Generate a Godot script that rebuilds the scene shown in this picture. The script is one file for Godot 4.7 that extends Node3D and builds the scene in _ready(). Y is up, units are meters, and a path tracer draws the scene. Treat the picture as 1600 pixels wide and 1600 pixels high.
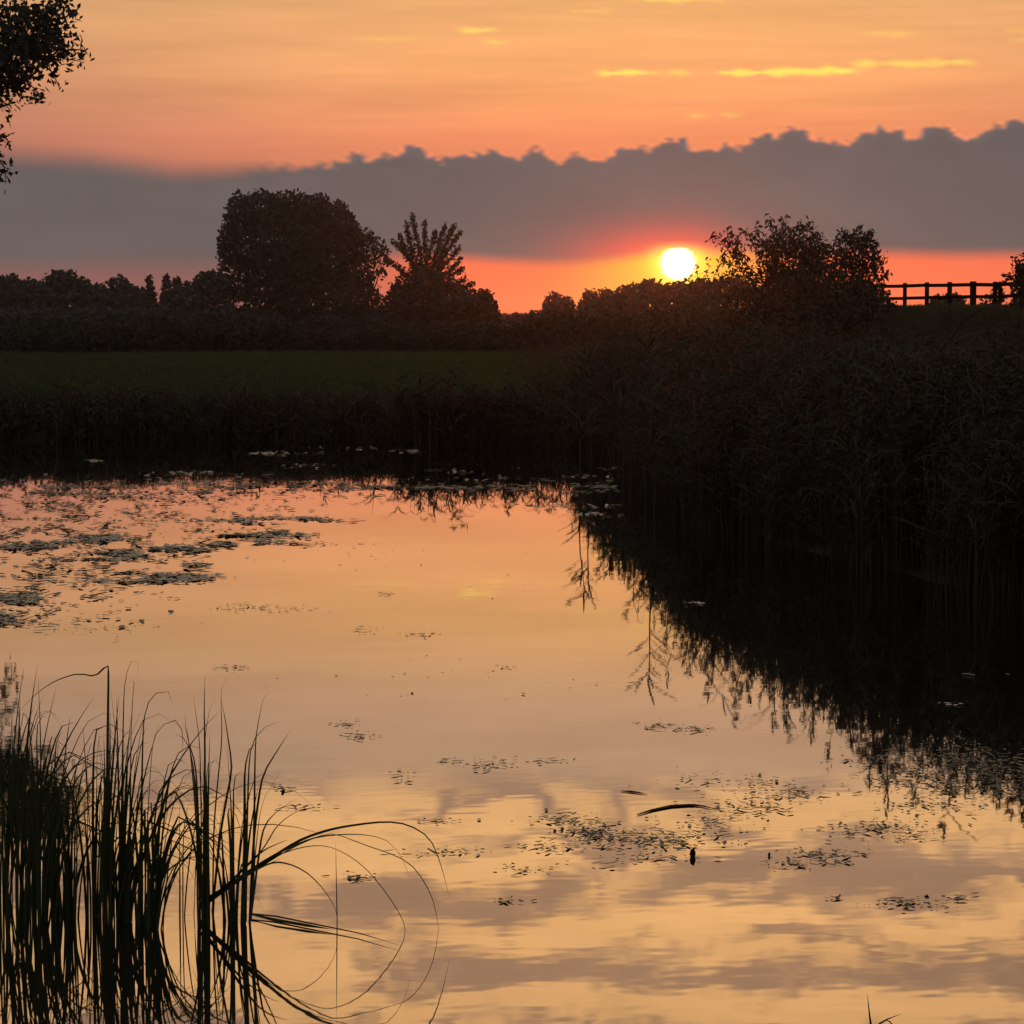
extends Node3D
# A pond at sunset: reeds in the near water, a reed-fringed far shore, a field, trees and a cloud deck.
# The panorama holds air, clouds and the sun only; all land is geometry.

const EYE := 2.6                 # height of the lens above the water
const FOV := 20.0
const PPD := 79.2                # photograph pixels per degree of sky
const HORIZON := 490.0
const SUN_AZ := 3.26
const SUN_EL := 0.98

var F := 800.0 / tan(deg_to_rad(FOV / 2.0))
var PITCH := atan(310.0 / F)
var rng := RandomNumberGenerator.new()
var noise := FastNoiseLite.new()
var fine := FastNoiseLite.new()
var used := {}
var pond := PackedVector2Array()
var M := {}

# ------------------------------------------------------------------ places
func pix(px: float, py: float, depth: float) -> Vector3:
	# the point at that distance ahead whose direction is given by the photograph's pixel
	var u := (px - 800.0) / F
	var v := (800.0 - py) / F
	var fw := v * sin(PITCH) + cos(PITCH)
	return Vector3(u * depth / fw, EYE + depth * (v * cos(PITCH) - sin(PITCH)) / fw, -depth)

func on_water(px: float, py: float, y := 0.0) -> Vector3:
	var v := (800.0 - py) / F
	var fw := v * sin(PITCH) + cos(PITCH)
	var up := v * cos(PITCH) - sin(PITCH)
	var depth: float = (EYE - y) * fw / -up
	return Vector3((px - 800.0) / F * depth / fw, y, -depth)

func smooth(a: float, b: float, x: float) -> float:
	var t := clampf((x - a) / (b - a), 0.0, 1.0)
	return t * t * (3.0 - 2.0 * t)

func edge_distance(p: Vector2) -> float:
	# distance to the shore, negative inside the pond
	var best := 1e9
	for i in pond.size():
		var q := Geometry2D.get_closest_point_to_segment(p, pond[i], pond[(i + 1) % pond.size()])
		best = minf(best, p.distance_squared_to(q))
	best = sqrt(best)
	return -best if Geometry2D.is_point_in_polygon(p, pond) else best

func ground_height(x: float, z: float) -> float:
	var p := Vector2(x, z)
	var h := 0.7
	if z > -75.0 and absf(x) < 60.0:
		var d := edge_distance(p)
		if d < 0.0:
			h = -0.7 * smooth(0.0, 1.6, -d)
		else:
			h = 0.16 * smooth(0.0, 0.5, d) + 0.54 * smooth(0.3, 8.0, d)
	if z > -8.0:
		h = lerpf(h, 1.0, smooth(-6.0, -2.5, z))
	# embankment that carries the fence
	var a := Vector2(15.5, -150.0)
	var b := Vector2(34.0, -88.0)
	var q := Geometry2D.get_closest_point_to_segment(p, a, b)
	var e := p.distance_to(q)
	h = lerpf(h, 2.83, 1.0 - smooth(2.6, 12.0, e))
	h += 0.05 * noise.get_noise_2d(x * 9.0, z * 9.0) * smooth(0.1, 0.4, h)
	# the field swells a little before the hedge
	h += 0.06 * smooth(-90.0, -128.0, z) * (1.0 - smooth(-134.0, -160.0, z) * 0.4) * smooth(30.0, 0.0, absf(x + 6.0))
	return h

# ------------------------------------------------------------------ naming
func numbered(called: String) -> String:
	used[called] = used.get(called, 0) + 1
	return called if used[called] == 1 else "%s_%03d" % [called, used[called] - 1]

func tag(o: Node, label: String, category: String, group := "", kind := "") -> void:
	if label: o.set_meta("label", label)
	if category: o.set_meta("category", category)
	if group: o.set_meta("group", group)
	if kind: o.set_meta("kind", kind)

func thing(called: String, at: Vector3, label: String, category: String, group := "") -> Node3D:
	var o := Node3D.new()
	o.name = numbered(called)
	add_child(o)
	o.position = at
	tag(o, label, category, group)
	return o

func put(called: String, mesh: Mesh, material: Material, parent: Node = self) -> MeshInstance3D:
	var o := MeshInstance3D.new()
	o.name = numbered(called) if parent == self else called
	o.mesh = mesh
	o.material_override = material
	parent.add_child(o, true)
	return o

# ------------------------------------------------------------------ mesh helpers
class Shape:
	var v := PackedVector3Array()
	var n := PackedVector3Array()
	var c := PackedColorArray()
	var i := PackedInt32Array()
	var tint := Color(1, 1, 1)
	func vert(p: Vector3, nor: Vector3) -> int:
		v.append(p); n.append(nor); c.append(tint)
		return v.size() - 1
	func tri(a: int, b: int, d: int) -> void:
		i.append(a); i.append(b); i.append(d)
	func mesh() -> ArrayMesh:
		var arrays := []
		arrays.resize(Mesh.ARRAY_MAX)
		arrays[Mesh.ARRAY_VERTEX] = v
		arrays[Mesh.ARRAY_NORMAL] = n
		arrays[Mesh.ARRAY_COLOR] = c
		arrays[Mesh.ARRAY_INDEX] = i
		var m := ArrayMesh.new()
		m.add_surface_from_arrays(Mesh.PRIMITIVE_TRIANGLES, arrays)
		return m

func tube(s: Shape, points: Array, radii: Array, sides := 6) -> void:
	var first := -1
	for k in points.size():
		var p: Vector3 = points[k]
		var t: Vector3 = (points[mini(k + 1, points.size() - 1)] - points[maxi(k - 1, 0)]).normalized()
		var a := t.cross(Vector3(0.31, 0.2, 0.93)).normalized()
		var b := t.cross(a)
		var row := s.v.size()
		for j in sides:
			var g := TAU * j / sides
			var o := a * cos(g) + b * sin(g)
			s.vert(p + o * radii[k], o)
		if k > 0:
			for j in sides:
				var j2 := (j + 1) % sides
				s.tri(first + j, row + j, row + j2)
				s.tri(first + j, row + j2, first + j2)
		first = row

func blade(s: Shape, points: Array, width: float, turn: Vector3, fold := 0.25, base_share := 0.8, twist := 0.0) -> void:
	# a tapering leaf with a shallow V across it
	var last := -1
	var count := points.size()
	for k in count:
		var t := float(k) / (count - 1)
		var p: Vector3 = points[k]
		var along: Vector3 = (points[mini(k + 1, count - 1)] - points[maxi(k - 1, 0)]).normalized()
		var side := along.cross(turn)
		if side.length() < 0.05:
			side = along.cross(Vector3(0.3, 0.1, 1.0))
		side = side.normalized()
		if twist != 0.0: side = side.rotated(along, twist * t)
		var up := side.cross(along).normalized()
		var w := width * 0.5 * minf(lerpf(base_share, 1.0, smooth(0.0, 0.35, t)), 1.0) * (1.0 - pow(t, 3.0) * 0.95)
		var row := s.v.size()
		s.vert(p - side * w + up * w * fold, (up + side * 0.3).normalized())
		s.vert(p - up * w * fold, up)
		s.vert(p + side * w + up * w * fold, (up - side * 0.3).normalized())
		if last >= 0:
			s.tri(last, row, row + 1); s.tri(last, row + 1, last + 1)
			s.tri(last + 1, row + 1, row + 2); s.tri(last + 1, row + 2, last + 2)
		last = row

func leaf(s: Shape, p: Vector3, size: float, long := 1.0) -> void:
	# one small leaf spray: a bent rhombus turned at random
	var a := Vector3(rng.randfn(), rng.randfn(), rng.randfn()).normalized()
	var b := a.cross(Vector3(rng.randfn(), rng.randfn(), rng.randfn())).normalized()
	var nor := a.cross(b)
	var l := size * long * 0.5
	var w := size * 0.5 / sqrt(long)
	var r := s.v.size()
	s.vert(p - a * l, nor); s.vert(p + b * w + nor * w * 0.3, nor); s.vert(p + a * l, nor); s.vert(p - b * w * rng.randf_range(0.5, 1.0) + nor * w * 0.3, nor)
	s.tri(r, r + 1, r + 2); s.tri(r, r + 2, r + 3)

func scatter(called: String, meshes: Array, places: Array, material: Material, label: String, category: String) -> void:
	# one uncountable mass: a MultiMesh for each variant of its tuft
	var root := Node3D.new()
	root.name = numbered(called)
	add_child(root)
	tag(root, label, category, "", "stuff")
	var sorted := []
	for k in meshes.size():
		sorted.append([])
	for t in places:
		sorted[rng.randi() % meshes.size()].append(t)
	for k in meshes.size():
		if sorted[k].is_empty():
			continue
		var mm := MultiMesh.new()
		mm.transform_format = MultiMesh.TRANSFORM_3D
		mm.mesh = meshes[k]
		mm.instance_count = sorted[k].size()
		for j in sorted[k].size():
			mm.set_instance_transform(j, sorted[k][j])
		var o := MultiMeshInstance3D.new()
		o.name = called + "_mass"
		o.multimesh = mm
		o.material_override = material
		o.set_meta("kind", "stuff")
		root.add_child(o, true)

# ------------------------------------------------------------------ sky
func ramp(stops: Array, x: float) -> Vector3:
	for k in range(1, stops.size()):
		if x < stops[k][0]:
			return stops[k - 1][1].lerp(stops[k][1], clampf((x - stops[k - 1][0]) / (stops[k][0] - stops[k - 1][0]), 0.0, 1.0))
	return stops[-1][1]

var NEAR := [
	[0.0, Vector3(1.3, 0.225, 0.082)], [50.0, Vector3(1.18, 0.205, 0.080)], [95.0, Vector3(1.02, 0.185, 0.078)], [215.0, Vector3(0.80, 0.235, 0.115)], [270.0, Vector3(0.92, 0.29, 0.125)], [370.0, Vector3(1.0, 0.42, 0.155)], [490.0, Vector3(0.92, 0.455, 0.17)],
	[620.0, Vector3(0.74, 0.42, 0.235)], [720.0, Vector3(0.76, 0.45, 0.26)], [800.0, Vector3(0.98, 0.57, 0.29)], [930.0, Vector3(1.06, 0.60, 0.30)], [1110.0, Vector3(1.08, 0.62, 0.32)], [1500.0, Vector3(0.85, 0.56, 0.35)], [2200.0, Vector3(0.58, 0.46, 0.36)], [4000.0, Vector3(0.40, 0.37, 0.36)], [7128.0, Vector3(0.33, 0.34, 0.37)],
]
var FAR := [
	[0.0, Vector3(0.19, 0.155, 0.16)], [500.0, Vector3(0.215, 0.18, 0.18)], [1200.0, Vector3(0.20, 0.18, 0.185)], [1700.0, Vector3(0.205, 0.187, 0.195)], [3200.0, Vector3(0.30, 0.29, 0.31)], [7128.0, Vector3(0.33, 0.34, 0.37)],
]
var CLOUD_TOP := [
	[-100, 248], [0, 246], [150, 252], [280, 270], [360, 268], [420, 262], [440, 265], [480, 262], [520, 260], [540, 253], [552, 245], [566, 245], [580, 253], [592, 247], [606, 246], [622, 248], [640, 231], [661, 231], [668, 246], [690, 253], [705, 245], [722, 243], [755, 243], [772, 236], [785, 247], [808, 250],
	[820, 240], [836, 235], [850, 241], [860, 253], [885, 255], [897, 243], [906, 246], [920, 252], [945, 253], [962, 238], [985, 236], [1000, 231], [1010, 240], [1022, 233], [1035, 223], [1070, 222], [1077, 237], [1100, 238], [1115, 236], [1130, 229], [1150, 236], [1166, 229], [1185, 214], [1197, 209], [1208, 221], [1216, 209],
	[1232, 204], [1255, 205], [1259, 222], [1280, 223], [1310, 228], [1330, 225], [1337, 216], [1366, 206], [1400, 212], [1410, 223], [1424, 222], [1440, 205], [1452, 199], [1475, 209], [1486, 217], [1510, 224], [1525, 212], [1546, 204], [1566, 199], [1577, 193], [1590, 203], [1605, 204], [1650, 215], [1700, 208],
]
# thin lit streaks: from, to, height in the photograph, half thickness, strength
var STREAKS := [
	[928, 1030, 118, 4.5, 1.0], [1040, 1074, 120, 4.0, 0.75], [1118, 1250, 119, 5.5, 1.15], [1210, 1335, 118, 5.0, 1.0], [1320, 1515, 108, 7.0, 0.5], [716, 778, 53, 5.0, 0.55], [752, 794, 72, 4.0, 0.4], [985, 1130, 7, 5.0, 0.5], [1090, 1250, 2, 6.0, 0.4], [1068, 1110, 184, 5.0, 0.3],
	[1120, 1158, 183, 4.0, 0.3], [884, 962, 24, 5.0, 0.22], [1168, 1194, 83, 4.0, 0.22], [1335, 1425, 62, 6.0, 0.2], [1555, 1640, 60, 5.0, 0.22], [1565, 1680, 74, 6.0, 0.25], [540, 665, 66, 6.0, 0.13], [450, 560, 90, 6.0, 0.12], [1740, 1850, 90, 6.0, 0.5], [-150, -60, 70, 6.0, 0.3],
]

func cloud_top(x: float) -> float:
	if x <= CLOUD_TOP[0][0] or x >= CLOUD_TOP[-1][0]:
		return 232.0 + 26.0 * noise.get_noise_1d(x * 0.35) + 14.0 * noise.get_noise_1d(x * 1.7)
	for k in range(1, CLOUD_TOP.size()):
		if x < CLOUD_TOP[k][0]:
			return lerpf(CLOUD_TOP[k - 1][1], CLOUD_TOP[k][1], (x - CLOUD_TOP[k - 1][0]) / float(CLOUD_TOP[k][0] - CLOUD_TOP[k - 1][0]))
	return 230.0

func sky_at(az: float, el: float) -> Vector3:
	var x := 800.0 + az * PPD
	var e := el * PPD
	var y := HORIZON - e
	var d := absf(wrapf(az - SUN_AZ, -180.0, 180.0))
	var w := pow(1.0 + pow(d / 24.0, 2.0), -1.5)
	var c: Vector3 = ramp(FAR, e).lerp(ramp(NEAR, e), w)
	# faint level layers in the air
	c *= 1.0 + (0.14 * noise.get_noise_2d(x * 0.10, e * 1.1) + 0.06 * fine.get_noise_2d(x * 0.08, e * 1.2)) * smooth(180.0, 320.0, e)
	c = c.lerp(c * Vector3(0.76, 0.80, 0.92), (1.0 - smooth(-100.0, 800.0, x)) * smooth(480.0, 220.0, e) * smooth(0.15, 0.6, w))
	if e < 130.0:
		c = c.lerp(Vector3(0.31, 0.125, 0.108), (1.0 - smooth(420.0, 760.0, x)) * smooth(0.2, 0.6, w))
	# broken clouds higher up: lit gold from below, mauve grey where thick
	var k := smooth(690.0, 760.0, e) * (1.0 - smooth(1900.0, 3000.0, e))
	if k > 0.0:
		var warp := 60.0 * noise.get_noise_2d(x * 0.35 + 900.0, e * 0.7)
		var f := noise.get_noise_2d(x * 0.085 + 310.0, (e + warp) * 0.95) + 0.5 * noise.get_noise_2d(x * 0.22 + 40.0, (e + warp) * 2.6) + 0.3 * fine.get_noise_2d(x * 0.2, e * 1.6)
		f += 0.40 * exp(-pow((e - 775.0) / 34.0, 2.0)) - 0.32 * exp(-pow((e - 890.0) / 44.0, 2.0)) + 0.34 * exp(-pow((e - 975.0) / 30.0, 2.0)) - 0.25 * exp(-pow((e - 1028.0) / 18.0, 2.0)) * smooth(900.0, 1200.0, x) + 0.30 * exp(-pow((e - 1062.0) / 18.0, 2.0)) - 0.30 * exp(-pow((e - 1125.0) / 40.0, 2.0))
		f += 0.35 * (1.0 - smooth(500.0, 820.0, x)) * (1.0 - smooth(1020.0, 1120.0, e)) * smooth(-600.0, 0.0, x)
		var t := smooth(-0.26, 0.36, f)
		c = c.lerp(c * Vector3(0.64, 0.62, 0.70).lerp(Vector3(1.48, 1.36, 1.02), t), k)
	# lit streaks
	if e > 280.0 and e < 520.0 and x > -250.0 and x < 1950.0:
		for s in STREAKS:
			var dy: float = y - s[2] - 3.0 * noise.get_noise_1d(x * 1.2 + s[0])
			if absf(dy) < s[3] * 3.0 and x > s[0] - 20 and x < s[1] + 20:
				var h: float = s[3] * (0.5 + 0.7 * fine.get_noise_2d(x * 0.5, s[2] * 7.0)) + 0.8
				var a: float = 1.6 * s[4] * exp(-pow(dy / h, 2.0)) * smooth(s[0] - 10.0, s[0] + 26.0, x) * (1.0 - smooth(s[1] - 30.0, s[1] + 10.0, x)) * (0.85 + 0.5 * fine.get_noise_2d(x * 0.8, y * 3.0 + s[0]))
				c = c.lerp(Vector3(1.10, 0.78, 0.14), clampf(a, 0.0, 1.0))
	# the grey cloud deck that lies above the gap of clear air
	var soft := lerpf(26.0, 1.5, smooth(260.0, 600.0, x)) if az > -60.0 else 12.0
	var top := cloud_top(x) + 11.0 * fine.get_noise_2d(x * 1.0, y * 1.3) * smooth(300.0, 560.0, x)
	var over := smooth(top - soft, top + soft, y)
	var low := lerpf(424.0, 399.0, smooth(300.0, 720.0, x)) + 0.10 * clampf(1040.0 - x, 0.0, 150.0) * smooth(600.0, 900.0, x) + 5.0 * noise.get_noise_1d(x * 0.4)
	var low_soft := lerpf(34.0, 16.0, smooth(300.0, 720.0, x))
	var under := smooth(low - low_soft, low + low_soft * 0.8, y)
	var cloud := Vector3(0.150, 0.120, 0.114)
	cloud *= 1.0 + 0.10 * noise.get_noise_2d(x * 0.22, y * 0.7) + 0.10 * noise.get_noise_2d(x * 0.9 + 70.0, y * 1.6) * smooth(60.0, 0.0, y - top)
	c = c.lerp(cloud, over * (1.0 - under))
	# the sun's disc in the clear gap, its upper edge behind the cloud, and the aureole of the air round it
	var dx := x - (800.0 + SUN_AZ * PPD)
	var sy := y - (HORIZON - SUN_EL * PPD)
	if absf(dx) < 500.0 and absf(sy) < 320.0:
		var rr := sqrt(pow(dx * (0.36 if dx < 0.0 else 0.55), 2.0) + sy * sy * (1.0 if sy < 0.0 else 0.4))
		c = c.lerp(Vector3(1.0, 0.125, 0.085), clampf(1.25 * exp(-pow(rr / 49.0, 2.0)), 0.0, 1.0) * (1.0 - under))
		var yellow := under * exp(-pow(dx / 118.0, 2.0))
		c = c.lerp(Vector3(1.15, 0.62, 0.055), clampf(yellow * 1.1, 0.0, 1.0))
		var q := sqrt(pow(dx / 27.0, 2.0) + pow(sy / 27.0, 2.0))
		var open := smooth(386.0, 392.0, y + 1.5 * sin(x * 0.16))
		c += Vector3(1.0, 0.95, 0.10) * exp(-pow(q / 1.40, 2.6)) * smooth(374.0, 394.0, y) * 0.9
		c += Vector3(1.7, 1.7, 1.6) * (1.0 - smooth(0.80, 1.02, q)) * open
	return c

func make_sky() -> Image:
	var W := 4096
	var H := 4096
	var lw := 256
	var lh := 512
	var data := PackedFloat32Array()
	data.resize(lw * lh * 3)
	for r in lh:
		var el := 90.0 - (r + 0.5) / lh * 180.0
		for q in lw:
			var c := Vector3(0.03, 0.028, 0.025)
			if el > -0.2:
				c = sky_at(wrapf((q + 0.5) / lw * 360.0, -180.0, 180.0), maxf(el, 0.02))
			var o := (r * lw + q) * 3
			# the low grid is too coarse for the disc: keep it out of it
			data[o] = minf(c.x, 1.6); data[o + 1] = minf(c.y, 1.2); data[o + 2] = minf(c.z, 0.8)
	var im := Image.create_from_data(lw, lh, false, Image.FORMAT_RGBF, data.to_byte_array())
	im.resize(W, H, Image.INTERPOLATE_BILINEAR)
	var r0 := int((90.0 - 19.0) / 180.0 * H)
	var rows := int(90.2 / 180.0 * H) - r0
	var half := int(17.0 / 360.0 * W)
	var cols := half * 2
	var want := PackedVector3Array()
	want.resize(rows * cols)
	for r in rows:
		var el := 90.0 - (r + r0 + 0.5) / H * 180.0
		for q in cols:
			var c := sky_at((q - half + 0.5) / W * 360.0, maxf(el, 0.02))
			if el > 0.5 and el < 6.5:
				c = (c + sky_at((q - half + 0.17) / W * 360.0, el + 0.012) + sky_at((q - half + 0.83) / W * 360.0, el - 0.012)) / 3.0
			want[r * cols + q] = c
	# the sky is looked up with a smoothing cubic: sharpen it beforehand so that cloud edges keep their outline
	var have := want.duplicate()
	for pass_ in 4:
		var across := have.duplicate()
		for r in rows:
			for q in range(1, cols - 1):
				var i := r * cols + q
				across[i] = have[i] * 0.6667 + (have[i - 1] + have[i + 1]) * 0.16667
		for r in range(1, rows - 1):
			for q in range(1, cols - 1):
				var i := r * cols + q
				have[i] += want[i] - (across[i] * 0.6667 + (across[i - cols] + across[i + cols]) * 0.16667)
	for r in rows:
		var el := 90.0 - (r + r0 + 0.5) / H * 180.0
		var fr := smooth(19.0, 16.5, el)
		for q in cols:
			var f := fr * smooth(17.0, 14.0, absf((q - half + 0.5) / W * 360.0))
			var at := Vector2i(posmod(q - half, W), r + r0)
			var c := have[r * cols + q].max(Vector3.ZERO)
			var old := im.get_pixelv(at)
			im.set_pixelv(at, Color(lerpf(old.r, c.x, f), lerpf(old.g, c.y, f), lerpf(old.b, c.z, f)))
	return im

# ------------------------------------------------------------------ materials
func mat(name_: String, c: Color, rough := 0.9, spec := 0.25, back := 0.0) -> StandardMaterial3D:
	var m := StandardMaterial3D.new()
	m.resource_name = name_
	m.albedo_color = c.linear_to_srgb()
	m.roughness = rough
	m.metallic_specular = spec
	m.vertex_color_use_as_albedo = true
	m.cull_mode = BaseMaterial3D.CULL_DISABLED
	if back > 0.0:
		m.backlight_enabled = true
		m.backlight = Color(back, back, back * 0.5)
	return m

func mottled(m: StandardMaterial3D, dark: Color, light: Color, frequency: float, scale_: float, seed_: int) -> void:
	var n := FastNoiseLite.new()
	n.seed = seed_
	n.frequency = frequency
	n.fractal_octaves = 5
	var g := Gradient.new()
	g.set_color(0, dark.linear_to_srgb())
	g.set_color(1, light.linear_to_srgb())
	var t := NoiseTexture2D.new()
	t.width = 512; t.height = 512; t.seamless = true
	t.noise = n
	t.color_ramp = g
	m.albedo_color = Color.WHITE
	m.albedo_texture = t
	m.uv1_triplanar = true
	m.uv1_world_triplanar = true
	m.uv1_scale = Vector3.ONE * scale_

func make_materials() -> void:
	M.soil = mat("soil", Color.WHITE, 1.0, 0.1)
	mottled(M.soil, Color(0.020, 0.018, 0.012), Color(0.050, 0.050, 0.026), 0.02, 0.11, 5)
	M.field = mat("field grass", Color(0.070, 0.094, 0.040), 0.95, 0.1, 0.3)
	M.rough = mat("rough grass", Color(0.070, 0.062, 0.040), 0.95, 0.1, 0.35)
	M.reed = mat("reed", Color(0.060, 0.054, 0.040), 0.95, 0.1, 0.35)
	M.blade = mat("fresh blade", Color(0.045, 0.056, 0.026), 0.8, 0.2, 0.25)
	M.foliage = mat("foliage", Color(0.050, 0.055, 0.045), 0.95, 0.1, 0.2)
	M.foliage_far = mat("far foliage", Color(0.055, 0.060, 0.054), 0.95, 0.1, 0.2)
	M.shrub = mat("shrub leaves", Color(0.050, 0.050, 0.038), 0.95, 0.1, 0.25)
	M.bark = mat("bark", Color.WHITE, 0.95, 0.15)
	mottled(M.bark, Color(0.030, 0.022, 0.016), Color(0.085, 0.066, 0.048), 0.05, 0.9, 8)
	M.timber = mat("weathered timber", Color.WHITE, 0.9, 0.2)
	mottled(M.timber, Color(0.055, 0.042, 0.032), Color(0.13, 0.105, 0.08), 0.04, 1.4, 9)
	M.pad = mat("floating leaf", Color(0.105, 0.098, 0.066), 0.55, 0.4)
	M.weed = mat("pondweed", Color(0.22, 0.22, 0.19), 0.42, 0.5)
	M.dead = mat("dead leaf", Color(0.060, 0.038, 0.020), 0.8, 0.2)
	var w := StandardMaterial3D.new()
	w.resource_name = "still water"
	w.albedo_color = Color(0.011, 0.010, 0.007).linear_to_srgb()
	w.roughness = 0.02
	w.metallic_specular = 0.5
	w.clearcoat_enabled = true
	w.clearcoat = 0.8
	w.clearcoat_roughness = 0.02
	M.water = w

# ------------------------------------------------------------------ setting
func steps(from: float, to: float, step: float, out_from: float, out_to: float) -> PackedFloat32Array:
	var a := PackedFloat32Array()
	var k := from
	var s := step
	var left := []
	while k > out_from:
		s *= 1.22
		k -= s
		left.push_front(maxf(k, out_from))
	for q in left: a.append(q)
	k = from
	while k < to:
		a.append(k)
		k += step
	s = step
	a.append(to)
	k = to
	while k < out_to:
		s *= 1.22
		k += s
		a.append(minf(k, out_to))
	return a

func make_ground() -> void:
	var xs := steps(-42.0, 46.0, 0.9, -2400.0, 2400.0)
	var zs := steps(-176.0, 8.0, 0.9, -2600.0, 400.0)
	var s := Shape.new()
	for z in zs:
		for x in xs:
			s.vert(Vector3(x, ground_height(x, z), z), Vector3.UP)
	var n := xs.size()
	for r in zs.size() - 1:
		for q in n - 1:
			var a := r * n + q
			s.tri(a, a + 1, a + n + 1); s.tri(a, a + n + 1, a + n)
	# normals from the neighbours
	for r in range(1, zs.size() - 1):
		for q in range(1, n - 1):
			var a := r * n + q
			s.n[a] = (s.v[a + n] - s.v[a - n]).cross(s.v[a + 1] - s.v[a - 1]).normalized()
			if s.n[a].y < 0.0: s.n[a] = -s.n[a]
	var o := put("ground", s.mesh(), M.soil)
	tag(o, "dark earth of the banks and the field", "ground", "", "structure")

func ripple(x: float, z: float) -> Vector2:
	# slope of the nearly still surface
	var g := Vector2.ZERO
	var calm := 0.55 + 0.45 * noise.get_noise_2d(x * 4.0, z * 2.0)
	for w in WAVES:
		var ph: float = w[0] * x + w[1] * z + w[3]
		g += Vector2(w[0], w[1]) * w[2] * cos(ph) * calm
	return g

var WAVES := []

func make_water() -> void:
	rng.seed = 77
	for k in 16:
		var l := rng.randf_range(0.16, 1.6)
		var a := rng.randf_range(-0.9, 0.9) + PI / 2
		var kk := TAU / l
		WAVES.append([cos(a) * kk, sin(a) * kk, 0.0002 / kk, rng.randf_range(0.0, TAU)])
	for k in 9:
		var kk := TAU / rng.randf_range(0.09, 0.2)
		var a := rng.randf_range(-0.7, 0.7) + PI / 2
		WAVES.append([cos(a) * kk, sin(a) * kk, 0.00036 / kk, rng.randf_range(0.0, TAU)])
	var xs := PackedFloat32Array()
	var x := -36.0
	while x < 20.0:
		xs.append(x)
		x += 0.1 if x > -3.5 and x < 3.5 else 0.25 if x > -12.0 and x < 9.0 else 0.6
	xs.append(20.0)
	var zs := PackedFloat32Array()
	var d := 5.0
	while d < 64.0:
		zs.append(-d)
		d += 0.1 if d < 9.5 else d * lerpf(0.0022, 0.0045, smooth(14.0, 26.0, d))
	var s := Shape.new()
	for z in zs:
		for q in xs:
			var g := ripple(q, z) * (1.0 - smooth(30.0, 60.0, -z) * 0.5)
			s.vert(Vector3(q, 0.0, z), Vector3(-g.x, 1.0, -g.y).normalized())
	var n := xs.size()
	for r in zs.size() - 1:
		for q in n - 1:
			var a := r * n + q
			s.tri(a, a + n, a + n + 1); s.tri(a, a + n + 1, a + 1)
	var o := put("water", s.mesh(), M.water)
	tag(o, "still pond water mirroring the sunset sky", "water", "", "structure")

# ------------------------------------------------------------------ plants in masses
func reed_tuft(count: int, h0: float, h1: float, radius: float, plume: float) -> ArrayMesh:
	var s := Shape.new()
	for k in count:
		var t := rng.randf_range(0.88, 1.14)
		s.tint = Color(t * rng.randf_range(0.95, 1.1), t, t * rng.randf_range(0.85, 1.0))
		var g := rng.randf() * TAU
		var r := radius * sqrt(rng.randf())
		var p := Vector3(cos(g) * r, -0.1, sin(g) * r)
		var h := rng.randf_range(h0, h1)
		var lean := Vector3(rng.randfn() * 0.06, 1.0, rng.randfn() * 0.06)
		var bend := Vector3(rng.randfn() * 0.10, 0, rng.randfn() * 0.10) * h
		var stem := []
		for j in 5:
			var q := j / 4.0
			stem.append(p + lean * h * q + bend * q * q)
		blade(s, stem, 0.016, Vector3(rng.randfn(), 0.1, rng.randfn()).normalized(), 0.5, 1.0)
		for j in rng.randi_range(5, 9):
			var q := rng.randf_range(0.3, 0.97)
			var from: Vector3 = p + lean * h * q + bend * q * q
			var a := rng.randf() * TAU
			var out := Vector3(cos(a), 0, sin(a))
			var l := rng.randf_range(0.22, 0.5) * clampf(h / 1.6, 0.5, 1.1)
			var rise := rng.randf_range(0.2, 1.1)
			var tip := rng.randf_range(-0.5, 0.3)
			blade(s, [from, from + (out * 0.4 + Vector3.UP * rise * 0.45) * l, from + (out * 0.75 + Vector3.UP * (rise * 0.6 + tip * 0.15)) * l, from + (out + Vector3.UP * (rise * 0.45 + tip * 0.6)) * l], rng.randf_range(0.014, 0.026), Vector3(rng.randfn() * 0.4, 1.0, rng.randfn() * 0.4).normalized(), 0.2, 0.6)
		if rng.randf() < plume:
			var top: Vector3 = stem[-1]
			for j in 9:
				leaf(s, top + Vector3(rng.randfn() * 0.02, rng.randf_range(-0.02, 0.2), rng.randfn() * 0.02), 0.05, 2.6)
	return s.mesh()

func grass_tuft(count: int, h0: float, h1: float, radius: float, width: float, seed_heads := 0.0) -> ArrayMesh:
	var s := Shape.new()
	for k in count:
		var t := rng.randf_range(0.7, 1.3)
		s.tint = Color(t * rng.randf_range(0.9, 1.2), t, t * rng.randf_range(0.7, 1.0))
		var g := rng.randf() * TAU
		var r := radius * sqrt(rng.randf())
		var p := Vector3(cos(g) * r, -0.06, sin(g) * r)
		var h := rng.randf_range(h0, h1)
		var a := rng.randf() * TAU
		var out := Vector3(cos(a), 0, sin(a)) * h * rng.randf_range(0.1, 0.55)
		blade(s, [p, p + Vector3.UP * h * 0.5 + out * 0.2, p + Vector3.UP * h * 0.85 + out * 0.6, p + Vector3.UP * h * rng.randf_range(0.8, 1.05) + out], width * rng.randf_range(0.7, 1.2), Vector3(rng.randfn(), 0.3, rng.randfn()).normalized(), 0.2)
		if rng.randf() < seed_heads:
			for j in 4:
				leaf(s, p + Vector3.UP * h * rng.randf_range(0.85, 1.08) + out * 0.95, width * 2.2, 2.0)
	return s.mesh()

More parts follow.
